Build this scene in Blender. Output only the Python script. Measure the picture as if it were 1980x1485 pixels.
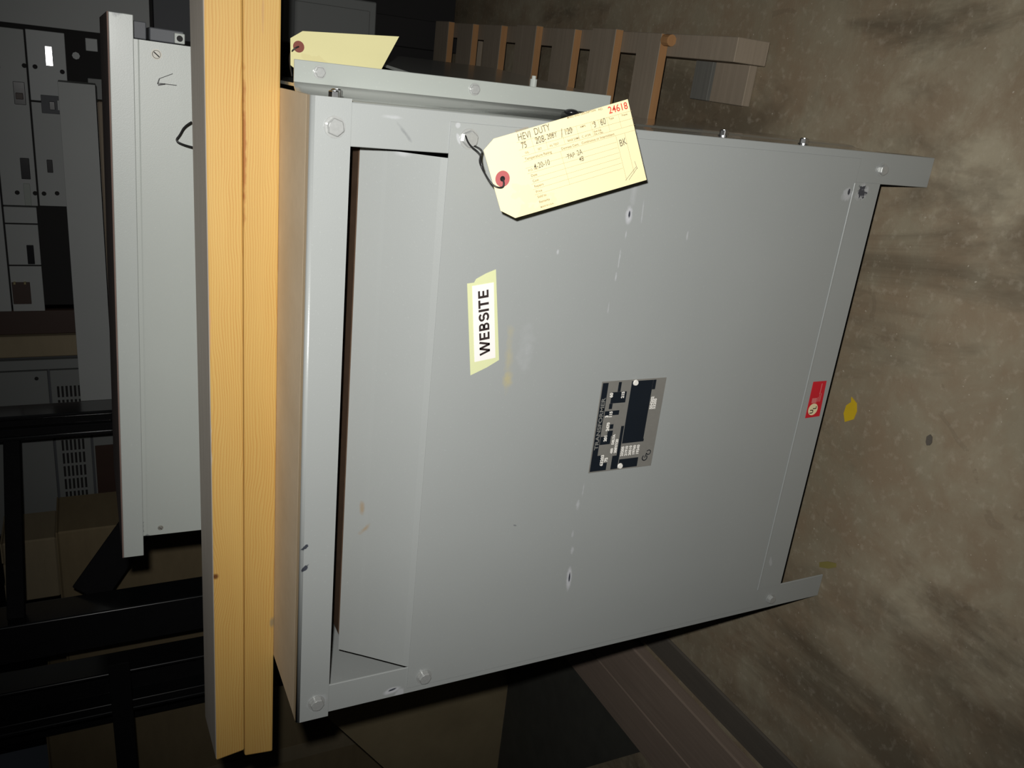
import bpy, bmesh, math, random
from mathutils import Vector, Matrix
random.seed(7)
for o in list(bpy.data.objects): bpy.data.objects.remove(o)
S = bpy.context.scene
COL = S.collection

# ------------------------------------------------------------------ camera
CAM = Vector((0.7265, -0.7891, 1.039))
YAW, PITCH, ROLL = -0.3819, 0.4649, 0.0658
fw = Vector((math.sin(YAW)*math.cos(PITCH), math.cos(YAW)*math.cos(PITCH), -math.sin(PITCH)))
rt0 = Vector((math.cos(YAW), -math.sin(YAW), 0)); dn0 = fw.cross(rt0)
rt = math.cos(ROLL)*rt0 + math.sin(ROLL)*dn0
dn = -math.sin(ROLL)*rt0 + math.cos(ROLL)*dn0
cam_d = bpy.data.cameras.new('camera'); cam = bpy.data.objects.new('camera', cam_d); COL.objects.link(cam)
cam_d.sensor_width = 36; cam_d.lens = 36*1600.86/1980; cam_d.clip_start = 0.02
R = Matrix((dn, rt, -fw)).transposed()          # the photograph was taken with the camera turned on its side
cam.matrix_world = Matrix.Translation(CAM) @ R.to_4x4()
S.camera = cam
# ------------------------------------------------------------------ light
w = bpy.data.worlds.new('world'); S.world = w; w.use_nodes = True
w.node_tree.nodes['Background'].inputs[0].default_value = (0.75, 0.85, 1.0, 1)
w.node_tree.nodes['Background'].inputs[1].default_value = 0.004
fl = bpy.data.lights.new('camera_flash', 'SPOT'); fo = bpy.data.objects.new('camera_flash', fl); COL.objects.link(fo)
fl.energy = 47; fl.spot_size = math.radians(102); fl.spot_blend = 1.0; fl.shadow_soft_size = 0.008
fl.color = (1.0, 0.985, 0.95)
fo.matrix_world = Matrix.Translation(CAM + 0.040*rt - 0.019*dn) @ (Matrix((rt, -dn, -(fw+0.19*rt+0.17*dn).normalized())).transposed()).to_4x4()
vs = S.view_settings
vs.view_transform = 'Standard'; vs.look = 'None'; vs.gamma = 1.0; vs.use_curve_mapping = False; vs.exposure = 0.0

# ------------------------------------------------------------------ materials
def sl(r, g, b):
    f = lambda c: c/12.92 if c <= .04045 else ((c+.055)/1.055)**2.4
    return (f(r/255), f(g/255), f(b/255))
class NT:
    def __init__(s, m): s.t = m.node_tree; s.n = s.t.nodes; s.l = s.t.links
    def new(s, k, **kw):
        x = s.n.new(k)
        for a, b in kw.items(): setattr(x, a, b)
        return x
    def put(s, sock, v):
        if hasattr(v, 'is_linked') or isinstance(v, bpy.types.NodeSocket): s.l.new(v, sock)
        else: sock.default_value = v
    def math(s, op, a, b=None, c=None, clamp=False):
        x = s.new('ShaderNodeMath', operation=op, use_clamp=clamp)
        s.put(x.inputs[0], a)
        if b is not None: s.put(x.inputs[1], b)
        if c is not None: s.put(x.inputs[2], c)
        return x.outputs[0]
    def mix(s, f, a, b):
        x = s.new('ShaderNodeMix', data_type='RGBA')
        s.put(x.inputs[0], f)
        for i, v in ((6, a), (7, b)):
            if isinstance(v, tuple): v = (*v[:3], 1)
            s.put(x.inputs[i], v)
        return x.outputs[2]
    def ramp(s, f, stops):
        x = s.new('ShaderNodeValToRGB'); e = x.color_ramp.elements
        while len(e) < len(stops): e.new(0.5)
        for i, (p, c) in enumerate(stops):
            e[i].position = p; e[i].color = (*c, 1) if isinstance(c, tuple) else (c, c, c, 1)
        s.l.new(f, x.inputs[0]); return x.outputs[0]
    def noise(s, vec, scale, detail=4, rough=.55, dist=0):
        x = s.new('ShaderNodeTexNoise'); x.inputs['Scale'].default_value = scale
        x.inputs['Detail'].default_value = detail; x.inputs['Roughness'].default_value = rough
        x.inputs['Distortion'].default_value = dist
        s.l.new(vec, x.inputs['Vector']); return x.outputs['Fac']
    def map(s, vec, scale=(1,1,1), loc=(0,0,0), rot=(0,0,0)):
        x = s.new('ShaderNodeMapping'); x.inputs['Scale'].default_value = scale
        x.inputs['Location'].default_value = loc; x.inputs['Rotation'].default_value = rot
        s.l.new(vec, x.inputs['Vector']); return x.outputs[0]
    def blob(s, vec, c, r, ang=0, wob=.5, nscale=60, soft=.35):
        # a smooth-edged mark of its own shape at point c (x,z) with radii r, in the plane of the sheet
        sx = s.new('ShaderNodeSeparateXYZ'); s.l.new(vec, sx.inputs[0])
        dx = s.math('SUBTRACT', sx.outputs[0], c[0]); dz = s.math('SUBTRACT', sx.outputs[2], c[1])
        ca, sa = math.cos(ang), math.sin(ang)
        a = s.math('DIVIDE', s.math('ADD', s.math('MULTIPLY', dx, ca), s.math('MULTIPLY', dz, sa)), r[0])
        b = s.math('DIVIDE', s.math('SUBTRACT', s.math('MULTIPLY', dz, ca), s.math('MULTIPLY', dx, sa)), r[1])
        d = s.math('SQRT', s.math('ADD', s.math('MULTIPLY', a, a), s.math('MULTIPLY', b, b)))
        n = s.noise(vec, nscale, 3)
        d = s.math('ADD', d, s.math('MULTIPLY', s.math('SUBTRACT', n, .5), wob*2))
        return s.math('DIVIDE', s.math('SUBTRACT', 1.0, d), soft, clamp=True)
def base(name, rough=.5, metal=0., spec=.5, coat=0.):
    m = bpy.data.materials.new(name); m.use_nodes = True; t = NT(m); b = t.n['Principled BSDF']
    b.inputs['Roughness'].default_value = rough; b.inputs['Metallic'].default_value = metal
    b.inputs['Specular IOR Level'].default_value = spec; b.inputs['Coat Weight'].default_value = coat
    b.inputs['Coat Roughness'].default_value = .12
    tc = t.new('ShaderNodeTexCoord')
    return m, t, b, tc.outputs['Object']
def bump(t, b, h, s=.2, d=.002):
    x = t.new('ShaderNodeBump'); x.inputs['Strength'].default_value = s; x.inputs['Distance'].default_value = d
    t.l.new(h, x.inputs['Height']); t.l.new(x.outputs[0], b.inputs['Normal'])
def simple(name, col, rough=.5, metal=0., var=.12, scale=18, spec=.5, bmp=0., bscale=200, coat=0.):
    m, t, b, v = base(name, rough, metal, spec, coat)
    n = t.noise(v, scale, 5)
    lo = tuple(c*(1-var) for c in col); hi = tuple(min(1, c*(1+var)) for c in col)
    t.l.new(t.mix(n, lo, hi), b.inputs['Base Color'])
    if bmp: bump(t, b, t.noise(v, bscale, 3), bmp, .001)
    return m
def paint(name, col, marks=(), rough=.36, var=.05, peel=.12, coat=.25):
    m, t, b, v = base(name, rough, 0, .5, coat)
    n = t.noise(v, 6, 5)
    c = t.mix(n, tuple(k*(1-var) for k in col), tuple(k*(1+var) for k in col))
    sp = t.noise(v, 420, 2)
    c = t.mix(t.math('MULTIPLY', t.math('GREATER_THAN', sp, .70), .22), c, tuple(k*1.4 for k in col))
    for k in marks:
        f = t.blob(v, k['c'], k['r'], k.get('a', 0), k.get('w', .5), k.get('n', 90), k.get('s', .35))
        f = t.math('MULTIPLY', f, k.get('f', 1.0))
        c = t.mix(f, c, k['col'])
    t.l.new(c, b.inputs['Base Color'])
    bump(t, b, t.noise(v, 900, 2), peel, .0006)
    return m
GREY = (0.335, 0.352, 0.345)
WHT = (0.56, 0.57, 0.60); STEEL = (0.05, 0.055, 0.07); RUST = (0.33, 0.22, 0.10); YEL = (0.50, 0.43, 0.20)
def chip(x, z, L, W, a=0):    # a scuffed paint mark with bare metal in it
    return [dict(c=(x, z), r=(L, W), a=a, col=WHT, w=.35, n=120, s=.5, f=.85), dict(c=(x+.001, z-.0005), r=(L*.45, W*.32), a=a, col=STEEL, w=.35, n=160, s=.4)]
mk = []
mk += chip(.607, .488, .011, .0055, .08)
mk += [dict(c=(.640, .486), r=(.030, .005), col=WHT, f=.28, w=.4, s=.8), dict(c=(.612, .470), r=(.016, .0012), col=WHT, f=.4, w=.6, s=.6, a=.05)]
mk += chip(.128, .4955, .020, .0048, .05)
for x, z, L, W, f in ((.172, .497, .007, .003, .5), (.196, .500, .006, .002, .35), (.238, .499, .008, .0028, .5), (.26, .494, .012, .0012, .35),
                      (.585, .488, .006, .0015, .5), (.555, .492, .014, .0012, .5), (.535, .493, .006, .0014, .55), (.498, .497, .008, .001, .4),
                      (.585, .400, .007, .0016, .5), (.564, .575, .004, .0022, .6)):
    mk.append(dict(c=(x, z), r=(L, W), col=WHT, f=f, w=.7, n=200, s=.6))
mk += [dict(c=(.445, .6215), r=(.042, .0065), a=.03, col=YEL, f=.42, w=.8, n=70, s=1.0), dict(c=(.415, .619), r=(.012, .008), col=YEL, f=.5, w=.7, n=110, s=.8),
       dict(c=(.45, .60), r=(.035, .012), col=WHT, f=.18, w=1.0, n=80, s=1.0)]
mk += [dict(c=(.222, .587), r=(.003, .0012), col=STEEL, f=.5, s=.6, a=1.2), dict(c=(.675, .704), r=(.006, .002), col=WHT, f=.5, a=.4), dict(c=(.688, .706), r=(.003, .003), col=WHT, f=.5)]
mk += [dict(c=(.645, .152), r=(.010, .009), col=WHT, f=.6, w=.8, n=120), dict(c=(.648, .150), r=(.004, .0022), col=STEEL, w=.8, n=200)]
hood_marks = [dict(c=(.247, .7685), r=(.010, .0028), col=RUST, f=.6, w=.8, n=80, s=.8), dict(c=(.222, .764), r=(.013, .003), a=-.5, col=RUST, f=.65, w=.9, n=70, s=.8),
              dict(c=(.655, .75), r=(.004, .008), col=WHT, f=.4, s=.8)]
M_PANEL = paint('grey_enamel_panel', GREY, mk + hood_marks)
M_GREY = paint('grey_enamel', GREY)
M_STILE = paint('grey_enamel_frame', GREY, chip(.0100, .733, .0135, .0055, 1.75) +
                [dict(c=(.003, .722), r=(.008, .006), col=WHT, f=.55, w=.8), dict(c=(.676, .759), r=(.014, .0022), col=STEEL, f=.35, a=.75, w=.7, n=140, s=.9),
                 dict(c=(.690, .772), r=(.002, .014), col=WHT, f=.35, w=.8, s=.9)])
M_RAIL = paint('grey_enamel_rail', GREY, [dict(c=(.649, .124), r=(.011, .013), col=WHT, f=.5, w=.9, n=110), dict(c=(.648, .125), r=(.0075, .0085), col=STEEL, w=1.3, n=170, s=.2),
                                          dict(c=(.088, .128), r=(.010, .003), a=.3, col=WHT, f=.4, w=.8)])
M_CAPLIP = paint('grey_enamel_cap', GREY, [dict(c=(.235, .846), r=(.0022, .005), a=.8, col=STEEL, w=.9, n=240, s=.3), dict(c=(.209, .8455), r=(.0025, .006), a=.9, col=STEEL, w=.9, n=240, s=.3),
                                           dict(c=(.021, .828), r=(.012, .012), col=WHT, f=.25, w=.6)])
def dusty():
    m, t, b, v = base('dusty_brown_steel_top', .75, 0, .3)
    n = t.noise(v, 14, 6, .6); n2 = t.noise(v, 90, 3)
    c = t.mix(n, sl(214, 194, 164), sl(240, 224, 198)); c = t.mix(t.math('MULTIPLY', n2, .25), c, sl(184, 170, 150))
    t.l.new(c, b.inputs['Base Color']); return m
M_DUST = dusty()
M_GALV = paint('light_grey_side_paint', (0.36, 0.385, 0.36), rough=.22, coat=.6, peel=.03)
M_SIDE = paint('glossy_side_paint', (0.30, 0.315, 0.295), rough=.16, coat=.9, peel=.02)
M_ZINC = simple('zinc_bolt', (0.55, 0.56, 0.57), .28, 1.0, .1, 300)
M_PBOLT = simple('painted_bolt', (0.42, 0.43, 0.42), .3, .3, .15, 300)
M_SCREW = simple('dull_screw', (0.30, 0.29, 0.26), .5, .4, .2, 300)
M_BLACK = simple('dark_interior', (0.012, 0.011, 0.011), .8)
M_COIL = simple('brown_varnished_winding', (0.10, 0.062, 0.04), .45, 0, .3, 60)
def card(name, col, stain):
    m, t, b, v = base(name, .8, 0, .25)
    n = t.noise(v, 25, 5); n2 = t.noise(v, 14, 4, .6)
    c = t.mix(n, tuple(k*.95 for k in col), col)
    c = t.mix(t.math('MULTIPLY', t.math('GREATER_THAN', n2, .62), .18), c, stain)
    t.l.new(c, b.inputs['Base Color']); bump(t, b, t.noise(v, 500, 3), .1, .0004); return m
M_TAG = card('manila_card', sl(250, 236, 188), sl(235, 205, 150))
M_TAG2 = card('grubby_manila_card', sl(200, 194, 146), sl(176, 160, 112))
M_RING = simple('red_fibre_ring', sl(176, 92, 92), .7)
M_INK = simple('grey_brown_print', sl(150, 132, 98), .8)
M_PENCIL = simple('pencil_writing', sl(112, 104, 86), .7)
M_RED = simple('red_number_ink', sl(214, 70, 58), .7)
M_STRING = simple('black_wire', (0.012, 0.012, 0.012), .45)
M_TAPE = card('masking_tape', sl(216, 220, 172), sl(200, 205, 150))
M_PAPER = simple('white_paper', sl(240, 236, 232), .7, var=.02)
M_LETTER = simple('black_lettering', (0.025, 0.015, 0.014), .6)
M_PLATE = simple('brushed_nameplate', sl(150, 148, 142), .34, .35, .08, 200)
M_NPBLK = simple('nameplate_black', (0.010, 0.014, 0.020), .3)
M_STAMP = simple('white_stamping', sl(235, 232, 225), .6)
M_ULRED = simple('red_sticker', sl(206, 30, 46), .45)
M_CREAM = simple('cream_print', sl(238, 224, 180), .6)
M_PINK = simple('pink_print', sl(216, 120, 118), .6)
def pine(name, knots=(), tone=1.0, seed=0., marks=()):
    m, t, b, v = base(name, .55, 0, .3)
    vv = t.map(v, (1, 1, 1), (seed, 0, 0))
    sx = t.new('ShaderNodeSeparateXYZ'); t.l.new(vv, sx.inputs[0])
    # growth rings: distance from a far pith line, wobbling slowly along the board and round the knots
    wob = t.noise(t.map(vv, (3.2, 11, 11)), 1.0, 4)
    z = t.math('ADD', t.math('ADD', sx.outputs[2], t.math('MULTIPLY', sx.outputs[1], .35)), t.math('MULTIPLY', wob, .03))
    kmask = None
    for (kx, kz, kr) in knots:
        dx = t.math('MULTIPLY', t.math('SUBTRACT', sx.outputs[0], kx+seed), .35); dz = t.math('SUBTRACT', sx.outputs[2], kz)
        d = t.math('SQRT', t.math('ADD', t.math('MULTIPLY', dx, dx), t.math('MULTIPLY', dz, dz)))
        g = t.math('POWER', 2.718, t.math('MULTIPLY', t.math('MULTIPLY', d, d), -1/(2*(kr*2.6)**2)))
        z = t.math('ADD', z, t.math('MULTIPLY', g, .012))
        dx2 = t.math('MULTIPLY', dx, 2.6)
        d2 = t.math('SQRT', t.math('ADD', t.math('MULTIPLY', dx2, dx2), t.math('MULTIPLY', dz, dz)))
        k = t.math('DIVIDE', t.math('SUBTRACT', kr, d2), kr*.6, clamp=True)
        kmask = k if kmask is None else t.math('MAXIMUM', kmask, k)
    ph = t.math('FRACT', t.math('MULTIPLY', z, 330))
    ring = t.ramp(ph, [(0, 0.0), (.55, .25), (.85, 1.0), (1, 0.0)])
    fib = t.noise(t.map(vv, (6, 400, 400)), 1.0, 4, .7)
    big = t.noise(t.map(vv, (2.2, 9, 9)), 1.0, 3)
    c = t.mix(big, sl(200*tone, 162*tone, 88*tone), sl(212*tone, 178*tone, 108*tone))
    c = t.mix(t.math('MULTIPLY', ring, t.math('MULTIPLY', t.noise(t.map(vv, (5, 40, 40), (9, 0, 0)), 1.0, 3), .98)), c, sl(180*tone, 120*tone, 48*tone))
    c = t.mix(t.math('MULTIPLY', fib, .22), c, sl(170*tone, 120*tone, 62*tone))
    dirt = t.math('MULTIPLY', t.math('SUBTRACT', t.noise(t.map(vv, (3, 14, 14), (4, 0, 0)), 1., 5), .60), 2.2, clamp=True)
    c = t.mix(t.math('MULTIPLY', dirt, .5), c, sl(168, 132, 100))
    for mx, mz, ml, mw, mc, mf in marks:
        c = t.mix(t.math('MULTIPLY', t.blob(v, (mx, mz), (ml, mw), 0, .8, 60, .6), mf), c, mc)
    if kmask is not None: c = t.mix(t.math('MULTIPLY', kmask, .9), c, sl(92, 48, 22))
    t.l.new(c, b.inputs['Base Color']); bump(t, b, fib, .12, .001); return m
M_PINE1 = pine('pine_upper', [(.282, .0335, .0046)], 1.0, 0., [(.45, .0372, .045, .0022, sl(205, 200, 196), .85), (.60, .036, .05, .002, sl(196, 150, 130), .5), (.95, .036, .06, .002, sl(190, 150, 140), .5)])
M_PINE2 = pine('pine_lower', [], .98, 3.1, [(.80, .0365, .085, .0030, sl(150, 84, 36), .75), (.21, .003, .010, .0045, sl(140, 128, 104), .8), (.93, .018, .02, .0016, sl(170, 130, 96), .4)])
def weathered(name, a, bcol, sc=(4, 120, 120), rough=.8):
    m, t, b, v = base(name, rough, 0, .25)
    n = t.noise(t.map(v, sc), 1.0, 5, .65); n2 = t.noise(v, 7, 4)
    c = t.mix(n, a, bcol); c = t.mix(t.math('MULTIPLY', n2, .35), c, tuple(k*.6 for k in a))
    t.l.new(c, b.inputs['Base Color']); bump(t, b, n, .3, .001); return m
M_WEATH = weathered('weathered_grey_wood', sl(206, 194, 180), sl(232, 224, 212))
M_PALT = weathered('dirty_pallet_wood', sl(134, 122, 106), sl(168, 154, 136))
M_PALE = weathered('fresh_cut_pallet_edge', sl(160, 116, 76), sl(190, 146, 100))
M_PALG = weathered('grey_pallet_wood', sl(96, 96, 92), sl(130, 128, 120))
M_TIMB = weathered('floor_timber', sl(124, 110, 98), sl(158, 140, 126), (120, 4, 120))
M_TIMD = weathered('dark_floor_timber', sl(84, 80, 74), sl(108, 100, 90), (120, 4, 120))
M_UPPER = paint('pale_grey_green_enamel', (0.40, 0.425, 0.40),
                [dict(c=(.060, -.033+.104), r=(.016, .0022), a=.0, col=STEEL, f=.7, w=1.2, n=180, s=.4), dict(c=(.036, .069), r=(.012, .002), col=STEEL, f=.6, w=1.2, n=180, s=.4),
                 dict(c=(.021, .064), r=(.0035, .004), col=STEEL, f=.55, w=1.0, n=180, s=.4), dict(c=(.012, .052), r=(.002, .002), col=STEEL, f=.5)], rough=.42)
M_UCAP = paint('pale_grey_cap_enamel', (0.39, 0.415, 0.395), [dict(c=(.667, .087), r=(.008, .006), a=.8, col=STEEL, f=.6, w=1.0, n=180, s=.5)], rough=.42)
M_UTOP = simple('grimy_brown_top', sl(112, 92, 84), .8, 0, .3, 25)
M_PEN = simple('black_pen_mark', (0.03, 0.03, 0.03), .6)
M_GEAR = paint('gear_grey', (0.37, 0.385, 0.38), rough=.55, coat=0)
M_GEARL = paint('gear_light_grey', (0.42, 0.44, 0.44), rough=.5, coat=0)
M_GEARD = paint('gear_dark', (0.085, 0.09, 0.10), rough=.6, coat=0)
M_GEARM = paint('gear_mid_grey', (0.21, 0.22, 0.215), rough=.55, coat=0)
M_BLKPL = simple('black_plastic', (0.012, 0.012, 0.014), .25)
M_BRN = simple('brown_phenolic', sl(62, 44, 36), .5)
M_COPPER = simple('copper_bar', (0.75, 0.38, 0.24), .3, 1.0)
M_BRASS = simple('brass_screw', (0.8, 0.68, 0.38), .3, 1.0)
M_GLOSSLBL = simple('glossy_white_label', (0.8, 0.84, 0.88), .12, 0, .03, coat=.8)
M_DULLLBL = simple('dull_label', (0.34, 0.37, 0.34), .3)
M_POST = simple('black_gloss_steel', (0.010, 0.011, 0.012), .18, 0, .3, 30, .9, coat=.6)
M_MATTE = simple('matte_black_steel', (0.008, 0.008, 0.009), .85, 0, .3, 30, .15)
M_KRAFT = weathered('brown_cardboard', sl(126, 112, 86), sl(150, 134, 104), (10, 10, 40))
M_KRAFT2 = weathered('pale_cardboard', sl(140, 128, 104), sl(160, 146, 120), (10, 10, 40))
M_PLY = weathered('dull_plywood', sl(126, 114, 88), sl(156, 142, 112), (8, 30, 8))
M_DARKSH = simple('dark_sheet', sl(66, 66, 60), .8, 0, .3, 20)
M_YEL = simple('yellow_paint_flake', sl(205, 172, 30), .6)
M_LEAF = simple('dull_yellow_flake', sl(132, 122, 66), .7)
def concrete():
    m, t, b, v = base('grimy_concrete', .62, 0, .35)
    n1 = t.noise(v, 2.2, 8, .6, .4); n2 = t.noise(v, 11, 6, .65, .3); n3 = t.noise(v, 70, 4, .6); n4 = t.noise(t.map(v, (1, .35, 1), (3, 1, 0), (0, 0, .5)), 5, 6, .65, .6)
    c = t.mix(t.ramp(n1, [(.3, 0.), (.7, 1.)]), sl(122, 112, 92), sl(166, 156, 134))
    c = t.mix(t.math('MULTIPLY', t.ramp(n2, [(.40, 0.), (.62, 1.)]), .75), c, sl(136, 118, 96))
    c = t.mix(t.math('MULTIPLY', t.ramp(n4, [(.50, 0.), (.64, 1.)]), .65), c, sl(84, 74, 60))
    c = t.mix(t.math('MULTIPLY', t.ramp(n3, [(.55, 0.), (.8, 1.)]), .35), c, sl(196, 186, 168))
    # wheel-worn darker lanes running past the transformer
    sx = t.new('ShaderNodeSeparateXYZ'); t.l.new(v, sx.inputs[0])
    lane = t.math('ADD', t.math('MULTIPLY', sx.outputs[0], 1.0), t.math('MULTIPLY', t.noise(v, 3, 4), .25))
    lane = t.ramp(t.math('PINGPONG', lane, .55), [(.0, 0.), (.45, 0.), (.75, 1.)])
    c = t.mix(t.math('MULTIPLY', lane, .22), c, sl(98, 90, 78))
    vor = t.new('ShaderNodeTexVoronoi', feature='DISTANCE_TO_EDGE'); vor.inputs['Scale'].default_value = 1.1
    wv = t.new('ShaderNodeVectorMath', operation='ADD'); nz = t.new('ShaderNodeTexNoise'); nz.inputs['Scale'].default_value = 6; t.l.new(v, nz.inputs['Vector'])
    sc = t.new('ShaderNodeVectorMath', operation='SCALE'); sc.inputs['Scale'].default_value = .22; t.l.new(nz.outputs['Color'], sc.inputs[0])
    t.l.new(v, wv.inputs[0]); t.l.new(sc.outputs[0], wv.inputs[1]); t.l.new(wv.outputs[0], vor.inputs['Vector'])
    crack = t.math('MULTIPLY', t.math('LESS_THAN', vor.outputs['Distance'], .0035), t.math('GREATER_THAN', n2, .53))
    c = t.mix(t.math('MULTIPLY', crack, .12), c, sl(50, 42, 34))
    spk = t.math('GREATER_THAN', t.noise(v, 160, 1), .77)
    c = t.mix(t.math('MULTIPLY', spk, .5), c, sl(208, 200, 184))
    t.l.new(c, b.inputs['Base Color']); bump(t, b, t.math('ADD', n2, t.math('MULTIPLY', n3, .4)), .25, .004)
    t.l.new(t.ramp(n1, [(.3, .5), (.7, .72)]), b.inputs['Roughness'])
    return m
M_FLOOR = concrete()
M_WALL = simple('dark_block_wall', (0.02, 0.02, 0.021), .9, 0, .2, 3)

# ------------------------------------------------------------------ mesh helpers
def link(name, me, mat, parent=None, loc=None):
    o = bpy.data.objects.new(name, me); COL.objects.link(o)
    if mat is not None and not me.materials:
        for mm in (mat if isinstance(mat, (list, tuple)) else [mat]): me.materials.append(mm)
    if parent is not None: o.parent = parent
    if loc is not None: o.location = loc
    return o
def fin(bm, name, smooth=False):
    me = bpy.data.meshes.new(name); bm.normal_update(); bm.to_mesh(me); bm.free()
    if smooth:
        for p in me.polygons: p.use_smooth = True
    return me
def add_box(bm, x0, x1, y0, y1, z0, z1, bev=0., seg=1):
    r = bmesh.ops.create_cube(bm, size=1)
    bmesh.ops.scale(bm, vec=(x1-x0, y1-y0, z1-z0), verts=r['verts'])
    bmesh.ops.translate(bm, vec=((x0+x1)/2, (y0+y1)/2, (z0+z1)/2), verts=r['verts'])
    if bev:
        es = list({e for v in r['verts'] for e in v.link_edges})
        bmesh.ops.bevel(bm, geom=es, offset=bev, segments=seg, affect='EDGES', profile=.5)
def box(name, x0, x1, y0, y1, z0, z1, mat, parent=None, bev=.001, seg=1):
    bm = bmesh.new(); add_box(bm, x0, x1, y0, y1, z0, z1, bev, seg)
    return link(name, fin(bm, name), mat, parent)
def boxes(name, lst, mat, parent=None, bev=.001):
    bm = bmesh.new()
    for b in lst: add_box(bm, *b, bev)
    return link(name, fin(bm, name), mat, parent)
def poly(bm, pts, d):     # closed prism: pts are 3D, d the thickness vector
    d = Vector(d); n = len(pts)
    a = [bm.verts.new(p) for p in pts]; b = [bm.verts.new(Vector(p)+d) for p in pts]
    bm.faces.new(a); bm.faces.new(b[::-1])
    for i in range(n): bm.faces.new((a[i], b[i], b[(i+1) % n], a[(i+1) % n]))
    bmesh.ops.recalc_face_normals(bm, faces=bm.faces[:])
def prism(name, pts, d, mat, parent=None):
    bm = bmesh.new(); poly(bm, pts, d); return link(name, fin(bm, name), mat, parent)
def sheet(bm, prof, x0, x1, th):   # bent sheet: open profile (y,z) extruded along x, thickness th behind
    n = len(prof); off = []
    for i in range(n):
        a = Vector(prof[max(i-1, 0)]); b = Vector(prof[min(i+1, n-1)]); t = (b-a).normalized()
        off.append((prof[i][0]+t.y*th, prof[i][1]-t.x*th))
    V = [[bm.verts.new((x, p[0], p[1])) for p in prof] for x in (x0, x1)]
    U = [[bm.verts.new((x, p[0], p[1])) for p in off] for x in (x0, x1)]
    F = bm.faces.new
    for i in range(n-1):
        F((V[0][i], V[1][i], V[1][i+1], V[0][i+1])); F((U[0][i], U[0][i+1], U[1][i+1], U[1][i]))
        F((V[0][i], V[0][i+1], U[0][i+1], U[0][i])); F((V[1][i], U[1][i], U[1][i+1], V[1][i+1]))
    F((V[0][0], U[0][0], U[1][0], V[1][0])); F((V[0][-1], V[1][-1], U[1][-1], U[0][-1]))
    bmesh.ops.recalc_face_normals(bm, faces=bm.faces[:])
def cyl(bm, c, r, h, axis='y', seg=16, r2=None, bev=0):
    g = bmesh.ops.create_cone(bm, cap_ends=True, segments=seg, radius1=r, radius2=r if r2 is None else r2, depth=h)
    m = {'y': Matrix.Rotation(math.radians(90), 4, 'X'), 'x': Matrix.Rotation(math.radians(90), 4, 'Y'), 'z': Matrix.Identity(4)}[axis]
    bmesh.ops.transform(bm, matrix=Matrix.Translation(c) @ m, verts=g['verts'])
def tube(name, pts, r, mat, parent=None, seg=8):
    cu = bpy.data.curves.new(name, 'CURVE'); cu.dimensions = '3D'; cu.bevel_depth = r; cu.bevel_resolution = 2; cu.resolution_u = 6; cu.use_fill_caps = True
    s = cu.splines.new('NURBS'); s.points.add(len(pts)-1); s.use_endpoint_u = True; s.order_u = 3
    for i, p in enumerate(pts): s.points[i].co = (*p, 1)
    o = bpy.data.objects.new('tmp', cu); COL.objects.link(o)
    dg = bpy.context.evaluated_depsgraph_get(); me = bpy.data.meshes.new_from_object(o.evaluated_get(dg))
    bpy.data.objects.remove(o); me.name = name; me.materials.clear()
    for p in me.polygons: p.use_smooth = True
    return link(name, me, mat, parent)
def text_verts(body, size, bold=0., align='LEFT', shear=0., space=1.):
    cu = bpy.data.curves.new('t', 'FONT'); cu.body = body; cu.size = size; cu.offset = bold; cu.align_x = align; cu.shear = shear; cu.space_character = space
    cu.resolution_u = 3
    o = bpy.data.objects.new('tmp', cu); COL.objects.link(o)
    dg = bpy.context.evaluated_depsgraph_get(); me = bpy.data.meshes.new_from_object(o.evaluated_get(dg))
    vs_ = [tuple(v.co) for v in me.vertices]; fs = [tuple(p.vertices) for p in me.polygons]
    bpy.data.objects.remove(o); bpy.data.meshes.remove(me); bpy.data.curves.remove(cu)
    return vs_, fs
class Print:
    """flat print in a plane (origin O, right U, up V); gathers text, bars and strokes into one mesh"""
    def __init__(s, O, U, V): s.O = Vector(O); s.U = Vector(U).normalized(); s.V = Vector(V).normalized(); s.v = []; s.f = []
    def P(s, a, b): return s.O + a*s.U + b*s.V
    def text(s, body, a, b, size, bold=0., ang=0., sx=1., align='LEFT', shear=0.):
        vv, ff = text_verts(body, size, bold, align, shear); k = len(s.v); ca, sa = math.cos(ang), math.sin(ang)
        for x, y, _ in vv:
            x *= sx; s.v.append(s.P(a+x*ca-y*sa, b+x*sa+y*ca))
        s.f += [tuple(i+k for i in q) for q in ff]; return s
    def rect(s, a0, b0, a1, b1):
        k = len(s.v); s.v += [s.P(a0, b0), s.P(a1, b0), s.P(a1, b1), s.P(a0, b1)]; s.f.append((k, k+1, k+2, k+3)); return s
    def line(s, a0, b0, a1, b1, w):
        d = Vector((a1-a0, b1-b0)); n = Vector((-d.y, d.x)).normalized()*w/2
        k = len(s.v); s.v += [s.P(a0+n.x, b0+n.y), s.P(a0-n.x, b0-n.y), s.P(a1-n.x, b1-n.y), s.P(a1+n.x, b1+n.y)]; s.f.append((k, k+1, k+2, k+3)); return s
    def disc(s, a, b, r, ry=None, n=20):
        k = len(s.v); s.v += [s.P(a+r*math.cos(i*2*math.pi/n), b+(ry or r)*math.sin(i*2*math.pi/n)) for i in range(n)]; s.f.append(tuple(range(k, k+n))); return s
    def ring(s, a, b, r0, r1, n=24, a0=0, a1=2*math.pi):
        k = len(s.v)
        for i in range(n+1):
            th = a0+(a1-a0)*i/n
            for r in (r0, r1): s.v.append(s.P(a+r*math.cos(th), b+r*math.sin(th)))
        s.f += [(k+2*i, k+2*i+1, k+2*i+3, k+2*i+2) for i in range(n)]; return s
    def build(s, name, mat, parent):
        me = bpy.data.meshes.new(name); me.from_pydata([tuple(p) for p in s.v], [], s.f); return link(name, me, mat, parent)
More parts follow.
